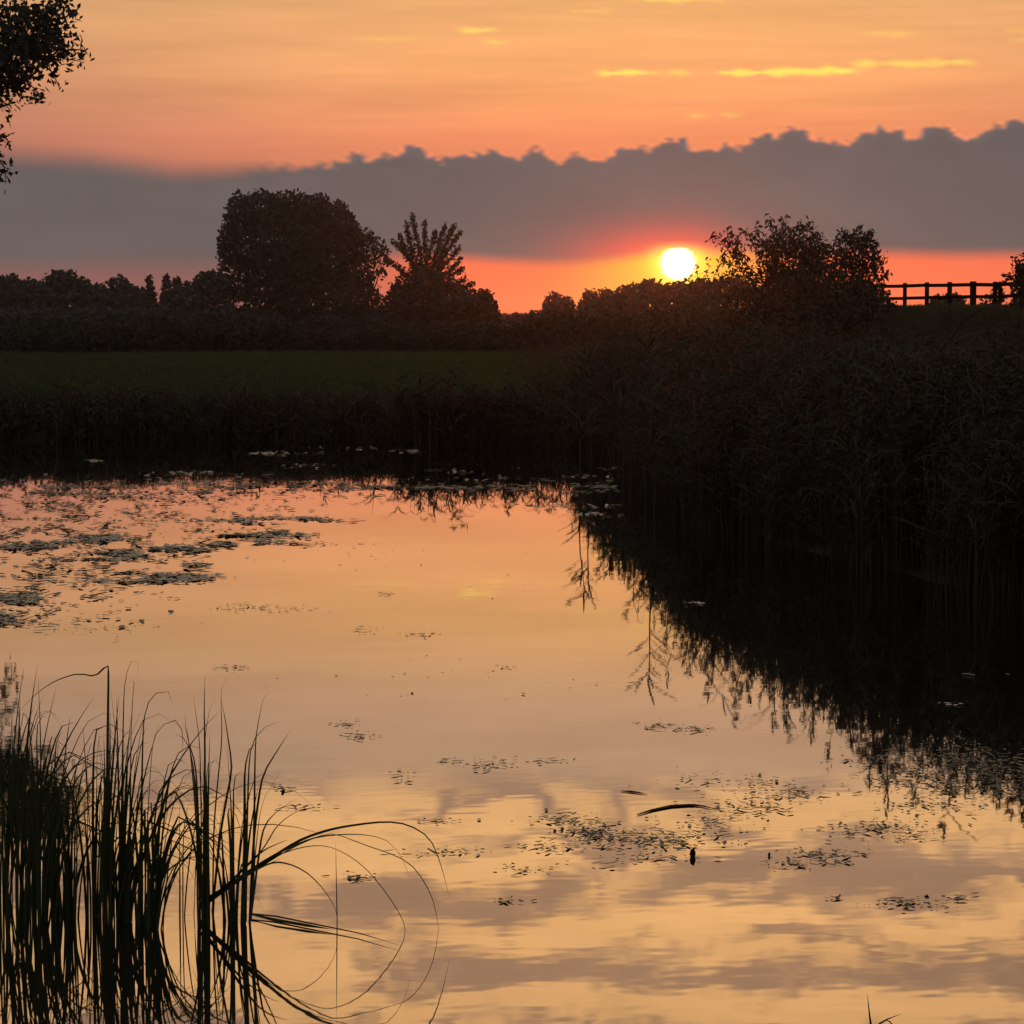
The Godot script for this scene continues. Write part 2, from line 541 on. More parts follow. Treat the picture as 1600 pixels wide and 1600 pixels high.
func weed_tuft(h: float, w: float, count: int, size: float) -> ArrayMesh:
	# a leafy clump of nettle, dock or bramble
	var s := Shape.new()
	for k in 7:
		var a := rng.randf() * TAU
		var tip := Vector3(cos(a) * w * rng.randf(), h * rng.randf_range(0.7, 1.1), sin(a) * w * rng.randf())
		s.tint = Color(0.9, 0.8, 0.7)
		tube(s, [Vector3(tip.x * 0.3, -0.1, tip.z * 0.3), tip * 0.55, tip], [0.018, 0.012, 0.005], 3)
		for j in count / 7:
			var q := rng.randf()
			var t := rng.randf_range(0.7, 1.3)
			s.tint = Color(t, t, t * 0.9)
			leaf(s, Vector3(tip.x * 0.3, 0, tip.z * 0.3).lerp(tip, q) + Vector3(rng.randfn(), rng.randfn() * 0.6, rng.randfn()) * w * 0.28 * (1.1 - q * 0.7), size * rng.randf_range(0.6, 1.3), 1.6)
	return s.mesh()

func stand(p: Vector3, scale_: float, squash := 1.0, tilt := 0.0) -> Transform3D:
	var b := Basis(Vector3.UP, rng.randf() * TAU)
	if tilt > 0.0:
		b = Basis(Vector3(cos(rng.randf() * TAU), 0, sin(rng.randf() * TAU)).normalized(), rng.randfn() * tilt) * b
	return Transform3D(b.scaled(Vector3(scale_, scale_ * squash, scale_)), p)

func make_masses() -> void:
	rng.seed = 4001
	# reeds on the projecting bank
	var tall := []
	for k in 5: tall.append(reed_tuft(14, 1.25, 2.15, 0.34, 0.45))
	var places := []
	while places.size() < 3000:
		var x := rng.randf_range(-2.0, 16.0)
		var z := rng.randf_range(-60.0, -16.0)
		if absf(x / z) > 0.26: continue
		var d := edge_distance(Vector2(x, z))
		if d < -0.5 or d > 7.0: continue
		if d < 0.0 and rng.randf() < 0.75: continue
		if z < -55.0 and x < 1.4: continue
		if rng.randf() > 1.25 - d / 8.0: continue
		var k := rng.randf_range(0.78, 1.08) * (0.9 + 0.25 * noise.get_noise_2d(x * 30.0, z * 30.0))
		k *= lerpf(1.0, 0.36, smooth(1.5, 5.0, d))
		if d < 0.0: k *= 0.9
		if z < -48.0: k *= lerpf(1.0, 0.66, smooth(-50.0, -57.0, z) * smooth(2.4, 1.0, x))
		places.append(stand(Vector3(x, maxf(ground_height(x, z), -0.25), z), k, rng.randf_range(0.9, 1.12), 0.05))
	scatter("reed_bed", tall, places, M.reed, "tall dark reed bed on the bank jutting into the pond", "reed bed")
	# low reeds along the far shore
	var low := []
	for k in 4: low.append(reed_tuft(12, 0.55, 1.05, 0.38, 0.15))
	places = []
	while places.size() < 2600:
		var x := rng.randf_range(-24.0, 2.2)
		var z := rng.randf_range(-68.0, -55.5)
		if absf(x / z) > 0.33: continue
		var d := edge_distance(Vector2(x, z))
		if d < -0.7 or d > 3.5 or (d < 0.0 and rng.randf() < 0.7): continue
		var k := rng.randf_range(0.8, 1.12) * (1.0 + 0.55 * noise.get_noise_2d(x * 14.0, 50.0))
		k *= clampf((1.05 - ground_height(x, z)) / 1.0, 0.4, 1.0)
		if rng.randf() < 0.05 and d < 0.6: k *= rng.randf_range(1.3, 1.8)
		places.append(stand(Vector3(x, maxf(ground_height(x, z), -0.2), z), k, 1.0, 0.05))
	for k in 46:
		var px := 640.0 + 200.0 * pow(rng.randf(), 1.2)
		var p := on_water(px, 694.0 + rng.randf_range(-2.0, 1.0))
		var d := edge_distance(Vector2(p.x, p.z))
		if d > 1.2: continue
		places.append(stand(Vector3(p.x, -0.1, p.z), rng.randf_range(1.1, 1.75) * (1.1 if px < 690.0 else 0.9), 1.0, 0.05))
	scatter("shore_reeds", low, places, M.reed, "low fringe of reeds along the far shore below the field", "reeds")
	# meadow
	var short := []
	for k in 4: short.append(grass_tuft(16, 0.10, 0.26, 0.45, 0.02))
	places = []
	while places.size() < 26000:
		var z := -62.0 - 78.0 * pow(rng.randf(), 0.8)
		var x := rng.randf_range(-0.24, 0.24) * -z
		if rng.randf() < 0.75 * smooth(0.0, 9.0, x - 2.0 - (-z - 60.0) * 0.12): continue
		if edge_distance(Vector2(x, z)) < 2.5: continue
		places.append(stand(Vector3(x, ground_height(x, z), z), rng.randf_range(0.8, 1.5)))
	scatter("meadow_grass", short, places, M.field, "short green grass of the field beyond the pond", "grass")
	# rough grass behind the reeds and over the embankment
	var long := []
	for k in 5: long.append(grass_tuft(18, 0.35, 0.85, 0.5, 0.022, 0.4))
	places = []
	while places.size() < 19000:
		var z := -26.0 - 150.0 * pow(rng.randf(), 1.1)
		var x := rng.randf_range(0.0, 0.25) * -z
		if rng.randf() < 0.96 * smooth(5.0, -3.0, x - 1.0 - maxf(0.0, -z - 56.0) * 0.12): continue
		if edge_distance(Vector2(x, z)) < 2.5: continue
		var y := ground_height(x, z)
		places.append(stand(Vector3(x, y, z), rng.randf_range(0.7, 1.2) * clampf((2.95 - y) * 1.1, 0.22, 1.0), 1.0 + 0.3 * noise.get_noise_2d(x * 10.0, z * 10.0)))
	scatter("rough_grass", long, places, M.rough, "brown rough grass behind the reed bed and up the embankment", "grass")
	# the scrub at the back of the field
	var scrub := []
	for k in 5: scrub.append(weed_tuft(1.15, 0.55, 150, 0.14))
	places = []
	for k in 3600:
		var z := rng.randf_range(-158.0, -130.0)
		var x := rng.randf_range(-0.23, 0.16) * -z
		if ground_height(x, z) > 1.5: continue
		var s := rng.randf_range(0.55, 1.1) * (1.0 + 0.45 * noise.get_noise_2d(x * 7.0, z * 2.0))
		places.append(stand(Vector3(x, ground_height(x, z), z), s, rng.randf_range(0.9, 1.3)))
	scatter("undergrowth", scrub, places, M.shrub, "dark tangle of tall weeds along the back of the field", "undergrowth")
	# distant hedges closing the horizon
	var hedge := []
	for k in 4: hedge.append(weed_tuft(4.2, 3.6, 320, 0.75))
	places = []
	for k in 1500:
		var z := -rng.randf_range(560.0, 1500.0)
		var x := rng.randf_range(-0.26, 0.26) * -z
		places.append(stand(Vector3(x, 0.6, z), rng.randf_range(0.35, 0.72) * (0.72 if absf(x / z - 0.004) < 0.012 else 1.0)))
	for k in 700:
		var z := -rng.randf_range(290.0, 430.0)
		var x := rng.randf_range(-0.25, -0.012) * -z
		places.append(stand(Vector3(x, 0.6, z), rng.randf_range(0.35, 0.6)))
	scatter("far_hedgerow", hedge, places, M.foliage_far, "low hedges far off behind the field and under the orange gap", "hedgerow")

# ------------------------------------------------------------------ trees
func lobe(s: Shape, centre: Vector3, r: Vector3, size: float, cover: float, seed_: float, long := 1.3) -> void:
	var count := int(cover * 40.0 * r.x * r.y / (size * size))
	for k in count:
		var d := Vector3(rng.randfn(), rng.randfn(), rng.randfn()).normalized()
		var f := lerpf(0.30, 1.02, sqrt(rng.randf())) * (1.0 + 0.30 * noise.get_noise_3d(d.x * 150.0 + seed_, d.y * 150.0, d.z * 150.0) + 0.12 * fine.get_noise_3d(d.x * 130.0, d.y * 130.0 + seed_, d.z * 130.0))
		var t := rng.randf_range(0.7, 1.3)
		s.tint = Color(t * rng.randf_range(0.9, 1.1), t, t * rng.randf_range(0.8, 1.0))
		leaf(s, centre + d * r * f, size * rng.randf_range(0.6, 1.35), long)

func tree(called: String, label: String, category: String, group: String, depth: float, base_px: float, lobes: Array, size: float, cover: float, leaves: Material, trunk_r: float, limbs := true) -> Node3D:
	var base := pix(base_px, 600.0, depth)
	base.y = ground_height(base.x, base.z) - 0.05
	var root := thing(called, base, label, category, group)
	var k := depth / F
	var crown := Shape.new()
	var wood := Shape.new()
	var centres := []
	var middle := Vector3.ZERO
	for l in lobes:
		var c := pix(l[0], l[1], depth) - base
		c.z += rng.randfn() * l[2] * k * 0.25
		centres.append(c)
		middle += c / lobes.size()
		lobe(crown, c, Vector3(l[2] * k, l[3] * k, l[2] * k * 0.85), size, cover * (l[4] if l.size() > 4 else 1.0), rng.randf() * 900.0)
	var fork := Vector3(middle.x * 0.4, maxf(middle.y * 0.45, 0.3), 0)
	tube(wood, [Vector3(0, -0.2, 0), fork * 0.5 + Vector3(0.05, 0, 0), fork, middle * 0.96], [trunk_r * 1.25, trunk_r, trunk_r * 0.8, trunk_r * 0.3], 7)
	var t := put("trunk", wood.mesh(), M.bark, root)
	if limbs:
		for c in centres:
			var w := Shape.new()
			tube(w, [fork, fork.lerp(c, 0.5) + Vector3(0, -0.06, 0) * c.y, c, c + (c - fork).normalized() * 0.5 * size], [trunk_r * 0.5, trunk_r * 0.34, trunk_r * 0.16, 0.01], 5)
			put("limb", w.mesh(), M.bark, t)
	put("crown", crown.mesh(), leaves, root)
	return root

func sprays(root: Node3D, depth: float, from_px: Array, size: float, radius: float, leaves: Material, wood_r: float, density := 46.0) -> void:
	# leafy branches of their own, each following a drawn course
	for path in from_px:
		var pts := []
		var radii := []
		for k in path.size():
			var p := pix(path[k][0], path[k][1], depth) - root.position
			p.z += sin(path[0][0] * 1.7 + k) * radius
			pts.append(p)
			radii.append(lerpf(wood_r, wood_r * 0.25, float(k) / (path.size() - 1)))
		var w := Shape.new()
		tube(w, pts, radii, 5)
		var b := put("branch", w.mesh(), M.bark, root)
		var s := Shape.new()
		for k in range(1, pts.size()):
			var length: float = (pts[k] - pts[k - 1]).length()
			for j in int(density * length * radius / (size * size) * 0.05) + 4:
				var t := rng.randf_range(0.7, 1.3)
				s.tint = Color(t, t, t * 0.9)
				var q := rng.randf_range(0.0, 1.06)
				var spread := radius * lerpf(1.0, 0.55, (k - 1 + q) / pts.size())
				leaf(s, pts[k - 1].lerp(pts[k], q) + Vector3(rng.randfn(), rng.randfn(), rng.randfn()) * spread * 0.5, size * rng.randf_range(0.6, 1.3), 1.6)
		put("leaves", s.mesh(), leaves, b)

func make_trees() -> void:
	rng.seed = 911
	# the wood edge on the far side of the field
	var row := [
		[-18, 395.0, [[-30, 452, 34, 30], [-5, 462, 30, 30]], "rounded dusky tree at the end of the wood edge"],
		[14, 390.0, [[12, 452, 26, 22], [16, 474, 34, 30]], "broad low tree next to the smooth domed one in the wood edge"],
		[50, 405.0, [[48, 452, 20, 17], [52, 474, 32, 28]], "small domed tree in the wood edge beside the tallest broad one"],
		[102, 380.0, [[100, 440, 26, 20], [84, 455, 26, 22], [122, 455, 26, 22], [104, 478, 46, 30]], "tallest broad tree of the dusky wood edge"],
		[152, 400.0, [[150, 458, 20, 16], [152, 478, 30, 26]], "low rounded tree in a dip of the wood edge"],
		[186, 400.0, [[184, 448, 18, 17], [196, 456, 20, 17], [180, 478, 38, 28]], "domed tree with a twiggy top in the wood edge"],
		[218, 410.0, [[214, 463, 22, 15], [216, 482, 30, 24]], "low sloping tree beside the slender pointed ones"],
		[234, 385.0, [[234, 443, 6, 13], [235, 463, 9, 16], [236, 484, 14, 18]], "slender pointed tree standing alone above the dip"],
		[261, 380.0, [[260, 439, 6, 12], [261, 455, 9, 14], [262, 480, 22, 24]], "tallest of the slender pointed trees in the wood edge"],
		[277, 380.0, [[277, 444, 7, 11], [278, 462, 12, 18], [280, 484, 20, 20]], "short pointed tree touching its taller slender neighbour"],
		[302, 360.0, [[300, 455, 20, 17], [300, 478, 34, 30]], "round tree between the pointed ones and the great dome"],
		[330, 345.0, [[326, 440, 20, 18], [340, 450, 24, 26], [328, 472, 40, 34]], "dark tree leaning against the flank of the great dome"],
	]
	for t in row:
		tree("wood_edge_tree", t[3], "tree", "trees of the wood edge", t[1], t[0], t[2], 0.55, 1.0, M.foliage_far, 0.22, false)
	# the great dome
	tree("dome_tree", "massive dark tree with a broad domed crown behind the field", "tree", "", 302.0, 450.0, [
		[378, 336, 28, 34], [412, 326, 34, 28], [452, 326, 34, 28], [492, 330, 32, 27], [524, 345, 30, 30], [360, 380, 19, 40], [545, 385, 26, 42], [350, 402, 13, 22, 0.5], [440, 380, 82, 58], [500, 400, 70, 58], [420, 440, 78, 50], [500, 455, 80, 46]], 0.42, 0.9, M.foliage, 0.42)
	tree("open_tree", "loose airy tree with sky showing through beside the domed crown", "tree", "", 296.0, 572.0, [
		[572, 372, 15, 16, 0.8], [590, 383, 15, 17, 0.55], [600, 403, 12, 18, 0.45], [576, 402, 18, 20, 0.7], [588, 428, 16, 12, 0.4], [566, 438, 16, 18, 0.8], [560, 470, 36, 26]], 0.34, 0.62, M.foliage, 0.2)
	var spiky := tree("feathery_tree", "feathery tree with upswept branches fanning out at its top", "tree", "", 285.0, 664.0, [
		[664, 432, 24, 22, 0.4], [660, 450, 48, 28], [650, 476, 62, 28], [700, 468, 40, 30]], 0.40, 1.0, M.foliage, 0.22)
	sprays(spiky, 285.0, [
		[[662, 440], [655, 390], [646, 350], [644, 336]], [[664, 440], [664, 395], [664, 365], [663, 347]], [[660, 440], [645, 395], [637, 365], [636, 348]], [[660, 440], [640, 405], [622, 384], [612, 377]], [[660, 440], [638, 400], [628, 378], [625, 367]],
		[[668, 440], [682, 395], [692, 362], [696, 350]], [[668, 440], [690, 395], [703, 365], [710, 352]], [[670, 440], [696, 398], [712, 372], [720, 362]], [[670, 440], [698, 410], [712, 394], [718, 387]], [[672, 445], [700, 425], [714, 412], [720, 404]], [[672, 450], [702, 432], [718, 424], [723, 418]],
		[[672, 455], [706, 444], [722, 438], [728, 432]], [[664, 430], [672, 390], [678, 372], [682, 360]], [[655, 450], [630, 425], [614, 412], [606, 408]], [[690, 460], [715, 450], [732, 446], [742, 442]]], 0.25, 0.36, M.foliage, 0.09, 260.0)
	tree("round_bush", "round leafy bush at the foot of the feathery tree", "bush", "", 250.0, 738.0, [[735, 475, 26, 22], [716, 480, 30, 22], [750, 488, 24, 18]], 0.4, 1.0, M.foliage, 0.12, false)
	tree("peaked_bush", "small peaked bush where the tree group ends at the gap", "bush", "", 240.0, 760.0, [[758, 465, 13, 14], [764, 482, 14, 18], [772, 496, 14, 12]], 0.34, 1.0, M.foliage, 0.1, false)
	# beyond the gap
	tree("gap_bush", "tiny low bush on the skyline in the bright gap", "bush", "", 430.0, 808.0, [[808, 496, 10, 7], [800, 500, 14, 6]], 0.5, 1.0, M.foliage_far, 0.1, false)
	tree("gap_bush", "small hump of a bush beside the rounded tree in the gap", "bush", "", 430.0, 832.0, [[832, 495, 13, 10], [840, 500, 14, 8]], 0.5, 1.0, M.foliage_far, 0.1, false)
	tree("mushroom_tree", "lone rounded tree standing free in the bright gap", "tree", "", 430.0, 874.0, [[868, 474, 19, 17], [884, 480, 15, 16], [858, 484, 12, 12], [874, 492, 22, 14]], 0.55, 1.1, M.foliage_far, 0.25, false)
	tree("skyline_tree", "narrow domed tree next to the lone rounded one", "tree", "trees under the sun", 425.0, 922.0, [[922, 466, 13, 14], [918, 484, 17, 20]], 0.55, 1.1, M.foliage_far, 0.22, false)
	tree("skyline_tree", "domed tree joined to a narrower neighbour under the sun's glow", "tree", "trees under the sun", 420.0, 946.0, [[945, 468, 17, 17], [942, 486, 24, 20]], 0.55, 1.1, M.foliage_far, 0.22, false)
	tree("skyline_tree", "tree rising in steps towards the sun, lower of two", "tree", "trees under the sun", 400.0, 980.0, [[976, 464, 20, 16], [990, 458, 18, 16], [980, 484, 34, 26]], 0.55, 1.1, M.foliage_far, 0.22, false)
	tree("skyline_tree", "tree rising in steps towards the sun, higher of two", "tree", "trees under the sun", 390.0, 1016.0, [[1016, 453, 22, 16], [1030, 462, 18, 18], [1012, 480, 36, 28]], 0.55, 1.1, M.foliage_far, 0.22, false)
	tree("skyline_tree", "dark tree directly beneath the sun's disc", "tree", "trees under the sun", 370.0, 1056.0, [[1046, 456, 15, 14], [1064, 454, 17, 15], [1058, 476, 38, 30]], 0.5, 1.1, M.foliage_far, 0.22, false)
	var lit := tree("skyline_tree", "thin-topped tree with twigs against the glow beside the sun", "tree", "trees under the sun", 300.0, 1100.0, [[1098, 452, 24, 18], [1130, 452, 24, 18], [1160, 450, 24, 20], [1110, 480, 44, 30]], 0.42, 1.1, M.foliage, 0.22, false)
	sprays(lit, 300.0, [[[1088, 452], [1090, 432], [1089, 420], [1091, 408]], [[1100, 450], [1103, 432], [1108, 418], [1106, 406]], [[1112, 450], [1116, 430], [1122, 420], [1124, 412]], [[1078, 455], [1078, 442], [1076, 434], [1078, 428]]], 0.3, 0.4, M.foliage, 0.05, 22.0)
	# the big thicket before the embankment
	var thicket := tree("sprawling_shrub", "large sprawling shrub with ragged twiggy top between the sun and the fence", "shrub", "", 122.0, 1235.0, [
		[1200, 400, 26, 28, 0.55], [1224, 378, 26, 24, 0.6], [1262, 392, 26, 26, 0.7], [1240, 415, 46, 32], [1285, 405, 30, 28], [1220, 450, 48, 38], [1270, 450, 60, 40], [1180, 482, 56, 36], [1260, 495, 100, 40], [1330, 480, 60, 40], [1255, 470, 90, 40]], 0.125, 0.6, M.shrub, 0.1)
	sprays(thicket, 122.0, [
		[[1185, 430], [1160, 408], [1140, 392], [1128, 380], [1112, 368]], [[1160, 405], [1142, 385], [1138, 372], [1136, 362]], [[1170, 410], [1152, 388], [1150, 374], [1158, 366]], [[1178, 430], [1158, 420], [1140, 412], [1124, 404]], [[1195, 400], [1178, 385], [1172, 370], [1170, 360]],
		[[1205, 395], [1186, 372], [1182, 362], [1183, 354]], [[1218, 385], [1208, 362], [1202, 352], [1200, 344]], [[1224, 385], [1222, 360], [1224, 350], [1226, 341]], [[1235, 380], [1240, 362], [1250, 353], [1262, 352]], [[1240, 385], [1252, 364], [1264, 358], [1272, 360]], [[1255, 390], [1266, 370], [1276, 366], [1284, 372]],
		[[1165, 425], [1150, 424], [1138, 430], [1126, 434]]], 0.14, 0.32, M.shrub, 0.03, 60.0)
	var aspen := tree("airy_tree", "airy rounded tree growing out of the shrub at the fence's end", "tree", "", 126.0, 1340.0, [
		[1322, 384, 20, 22, 0.7], [1342, 376, 18, 18, 0.62], [1360, 388, 17, 22, 0.55], [1350, 412, 26, 24, 0.6], [1372, 420, 10, 18, 0.4], [1326, 424, 28, 30], [1368, 444, 13, 14, 0.4], [1345, 455, 32, 24]], 0.14, 0.62, M.shrub, 0.09)
	sprays(aspen, 126.0, [[[1350, 400], [1345, 375], [1342, 362], [1341, 354]], [[1352, 400], [1356, 375], [1360, 365], [1362, 358]], [[1340, 400], [1326, 376], [1320, 366], [1316, 360]], [[1362, 430], [1376, 415], [1380, 405], [1382, 396]], [[1362, 440], [1378, 438], [1384, 432], [1387, 428]]], 0.18, 0.3, M.shrub, 0.03, 36.0)
	tree("bramble_bush", "low dense bush hugging the near end of the rails", "bush", "", 128.0, 1385.0, [[1372, 472, 22, 20], [1352, 485, 34, 24], [1388, 486, 16, 12]], 0.19, 1.0, M.shrub, 0.05, false)
	tree("humped_bush", "humped bush seen through the fence rails", "bush", "", 230.0, 1482.0, [[1470, 474, 20, 13], [1490, 472, 18, 14], [1480, 486, 34, 14]], 0.3, 1.1, M.foliage, 0.08, false)
	tree("wispy_bush", "wispy bush behind the last posts of the fence", "bush", "", 200.0, 1545.0, [[1548, 470, 14, 12, 0.4], [1560, 460, 14, 14, 0.4], [1540, 482, 20, 8, 0.5]], 0.24, 0.9, M.foliage, 0.06, false)
	var corner := tree("thorn_bush", "tall thorny bush closing the fence at the picture's side", "bush", "", 118.0, 1612.0, [[1606, 430, 20, 22, 0.8], [1612, 455, 30, 30], [1620, 485, 42, 30], [1640, 440, 34, 36]], 0.19, 1.0, M.shrub, 0.07)
	corner.set_meta("label", "tall ragged bush growing against the thick posts of the fence")
	sprays(corner, 118.0, [[[1600, 430], [1590, 418], [1584, 410], [1578, 405]], [[1596, 445], [1582, 436], [1574, 432], [1566, 430]], [[1604, 420], [1600, 410], [1598, 402], [1600, 396]]], 0.18, 0.3, M.shrub, 0.03, 36.0)
	# the overhanging tree on the near side of the far shore
	var willow := tree("overhanging_tree", "leafy tree whose drooping boughs reach in from beyond the shore", "tree", "", 67.0, -110.0, [
		[-10, 60, 70, 62], [40, 45, 46, 46], [78, 30, 26, 30, 0.8], [72, 70, 30, 30, 0.8], [30, 100, 44, 38, 0.9], [-10, 120, 46, 40], [-80, 90, 80, 90], [-70, 180, 56, 60], [-150, 110, 80, 110], [-190, 230, 60, 80], [100, 78, 14, 14, 0.5]], 0.125, 0.5, M.foliage, 0.26, false)
	sprays(willow, 67.0, [[[60, 60], [85, 60], [104, 56], [120, 54]], [[60, 70], [90, 78], [112, 78], [126, 74]], [[60, 70], [85, 88], [104, 92], [124, 94]], [[50, 90], [70, 104], [84, 116], [88, 132]], [[30, 110], [46, 130], [58, 142], [64, 152]], [[10, 120], [22, 142], [32, 152], [40, 158]], [[-10, 130], [0, 152], [6, 162], [14, 174]], [[70, 20], [92, 10], [106, 4], [116, -2]], [[80, 30], [100, 24], [110, 20], [119, 18]],
		[[-40, 190], [-18, 212], [-6, 240], [4, 262], [6, 284]], [[-40, 180], [-15, 198], [-3, 212], [6, 222]]], 0.12, 0.34, M.foliage, 0.03, 34.0)

# ------------------------------------------------------------------ fence
func board(from: Vector3, to: Vector3, w: float, t: float) -> ArrayMesh:
	# a sawn timber with slightly eased edges between two points
	var s := Shape.new()
	var along := (to - from).normalized()
	var up := Vector3.UP if absf(along.y) < 0.9 else Vector3(0.29, 0, 0.957)
	var side := along.cross(up).normalized()
	up = side.cross(along).normalized()
	var ease_ := minf(w, t) * 0.12
	var ring := [[-1, -1, 1, 0], [-1, -1, 0, 1], [-1, 1, 0, -1], [-1, 1, 1, 0], [1, 1, -1, 0], [1, 1, 0, -1], [1, -1, 0, 1], [1, -1, -1, 0]]
	var rows := []
	for p in [from, to]:
		var row := []
		for r in ring:
			row.append(p + side * (r[0] * t * 0.5 + r[2] * ease_) + up * (r[1] * w * 0.5 + r[3] * ease_))
		rows.append(row)
	for k in 8:
		var k2 := (k + 1) % 8
		var a: Vector3 = rows[0][k]
		var b: Vector3 = rows[0][k2]
		var c: Vector3 = rows[1][k2]
		var d: Vector3 = rows[1][k]
		var nor := (d - a).cross(b - a).normalized()
		if nor.dot((a + b) * 0.5 - from) < 0.0: nor = -nor
		var r0 := s.v.size()
		for q in [a, b, c, d]: s.vert(q, nor)
		s.tri(r0, r0 + 1, r0 + 2); s.tri(r0, r0 + 2, r0 + 3)
	for e in 2:
		var nor := -along if e == 0 else along
		var r0 := s.v.size()
		for q in rows[e]: s.vert(q, nor)
		for k in range(1, 7): s.tri(r0, r0 + k, r0 + k + 1)
	return s.mesh()

func make_fence() -> void:
	# post and rail along the embankment, coming nearer towards its far end
	var posts := [[1345, 442.0, 146.5, 0.13], [1379, 442.5, 143.2, 0.13], [1414, 442, 140.0, 0.14], [1448.5, 441, 137.0, 0.15], [1484, 440.5, 134.2, 0.16], [1520.7, 439.5, 131.4, 0.21], [1555, 440, 128.8, 0.15], [1562.5, 440, 128.2, 0.13], [1598, 437, 125.6, 0.15]]
	var p0 := pix(1484, 482, 134.2)
	p0.y = ground_height(p0.x, p0.z)
	var root := thing("post_and_rail_fence", p0, "dark two-rail timber fence on the embankment against the orange sky", "fence")
	var tops := []
	for p in posts:
		var top := pix(p[0], p[1], p[2]) - p0
		var foot := Vector3(top.x, ground_height(top.x + p0.x, top.z + p0.z) - p0.y - 0.15, top.z)
		tops.append(top)
		put("post", board(foot, top, p[3] * 1.25, p[3] * 1.05), M.timber, root)
	for lvl in [[6.0, 0.16], [25.0, 0.15]]:
		for k in tops.size() - 1:
			if k == 6: continue
			var a: Vector3 = pix(posts[k][0], posts[k][1] + lvl[0] - 1.0, posts[k][2] - 0.1) - p0
			var n: int = k + 1 if k != 5 else 6
			var b: Vector3 = pix(posts[n][0], posts[n][1] + lvl[0] - 1.0 + rng.randf_range(-0.4, 0.4), posts[n][2] - 0.1) - p0
			var face := (b - a).normalized().cross(Vector3.UP) * 0.09
			put("rail", board(a + face - (b - a).normalized() * 0.02, b + face + (b - a).normalized() * (0.02 if k != 5 else 0.45), lvl[1], 0.045), M.timber, root)

# ------------------------------------------------------------------ reeds standing in the near water
func px_path(points: Array, depth: float, drift: float, origin: Vector3) -> Array:
	# a smooth course through drawn points, at its own distance and leaning in depth
	var c := Curve3D.new()
	var p := []
	for k in points.size():
		var q := pix(points[k][0], points[k][1], depth + drift * sin(float(k) / points.size() * 2.4))
		p.append(q - origin)
	for k in p.size():
		var t: Vector3 = (p[mini(k + 1, p.size() - 1)] - p[maxi(k - 1, 0)]) * 0.18
		c.add_point(p[k], -t, t)
	var out := []
	var n := maxi(9, points.size() * 3)
	for k in n:
		out.append(c.sample_baked(c.get_baked_length() * k / (n - 1), true))
	return out

func add_blade(root: Node3D, points: Array, width: float, turn := Vector3.ZERO, material: Material = null) -> void:
	var s := Shape.new()
	var t := rng.randf_range(0.75, 1.25)
	s.tint = Color(t * rng.randf_range(0.85, 1.15), t, t * rng.randf_range(0.8, 1.0))
	if turn == Vector3.ZERO:
		turn = Vector3(rng.randfn() * 0.6, rng.randfn() * 0.2, 1.0).normalized()
	blade(s, points, width, turn, 0.3, 0.85, rng.randfn() * 1.6)
	put("blade", s.mesh(), material if material else M.blade, root)

func clump(label: String, px: float, py: float, count: int, high: float, spread: float, lean: float, width := 0.013) -> Node3D:
	var base := on_water(px, py)
	var root := thing("reed_clump", base, label, "reeds", "reeds standing in the near water")
	for k in int(count * 1.6):
		var h := high * rng.randf_range(0.5, 1.0) if k > count * 0.75 else high * rng.randf_range(0.86, 1.06)
		var a := rng.randf() * TAU
		var foot := Vector3(cos(a), 0, sin(a)) * 0.055 * rng.randf()
		var out := Vector3(cos(a), 0, sin(a) * 0.8) * spread * rng.randf_range(0.2, 1.3) + Vector3(lean, 0, 0)
		var kind := rng.randf()
		var droop := rng.randf_range(0.5, 1.15) if kind < 0.32 else rng.randf_range(0.1, 0.5) if kind < 0.6 else rng.randf_range(0.0, 0.1)
		if kind < 0.32: out *= 1.6
		if kind > 0.9: out = out * 1.8 + Vector3(rng.randfn() * 0.1, 0, rng.randfn() * 0.08)
		var pts := []
		var broken := rng.randf() < 0.16
		var where := rng.randf_range(0.55, 0.9)
		var fall := rng.randf_range(-1.1, -0.1)
		var w1 := Vector3(rng.randfn(), 0, rng.randfn()) * 0.007
		var ph := rng.randf() * TAU
		var nod := rng.randf_range(0.4, 1.2) if rng.randf() < 0.4 else 0.0
		for j in 15:
			var t := j / 14.0
			var p := foot + Vector3.UP * (-0.12 + (h + 0.12) * (t - droop * pow(t, 4.0) * 0.5)) + out * h * (0.18 * t + 0.82 * pow(t, 2.6)) * (1.0 + droop)
			p += w1 * sin(t * 5.0 + ph) * t
			if nod > 0.0 and t > 0.84:
				p += (Vector3(signf(out.x + 0.02), 0, 0.3) * (t - 0.84) * 0.55 - Vector3.UP * pow(t - 0.84, 2.0) * 7.0) * nod * h
			if broken and t > where:
				p = pts[-1] + (out.normalized() * 0.9 + Vector3(0, fall, 0)).normalized() * h / 16.0
			pts.append(p)
		add_blade(root, pts, width * rng.randf_range(0.55, 1.12))
	return root

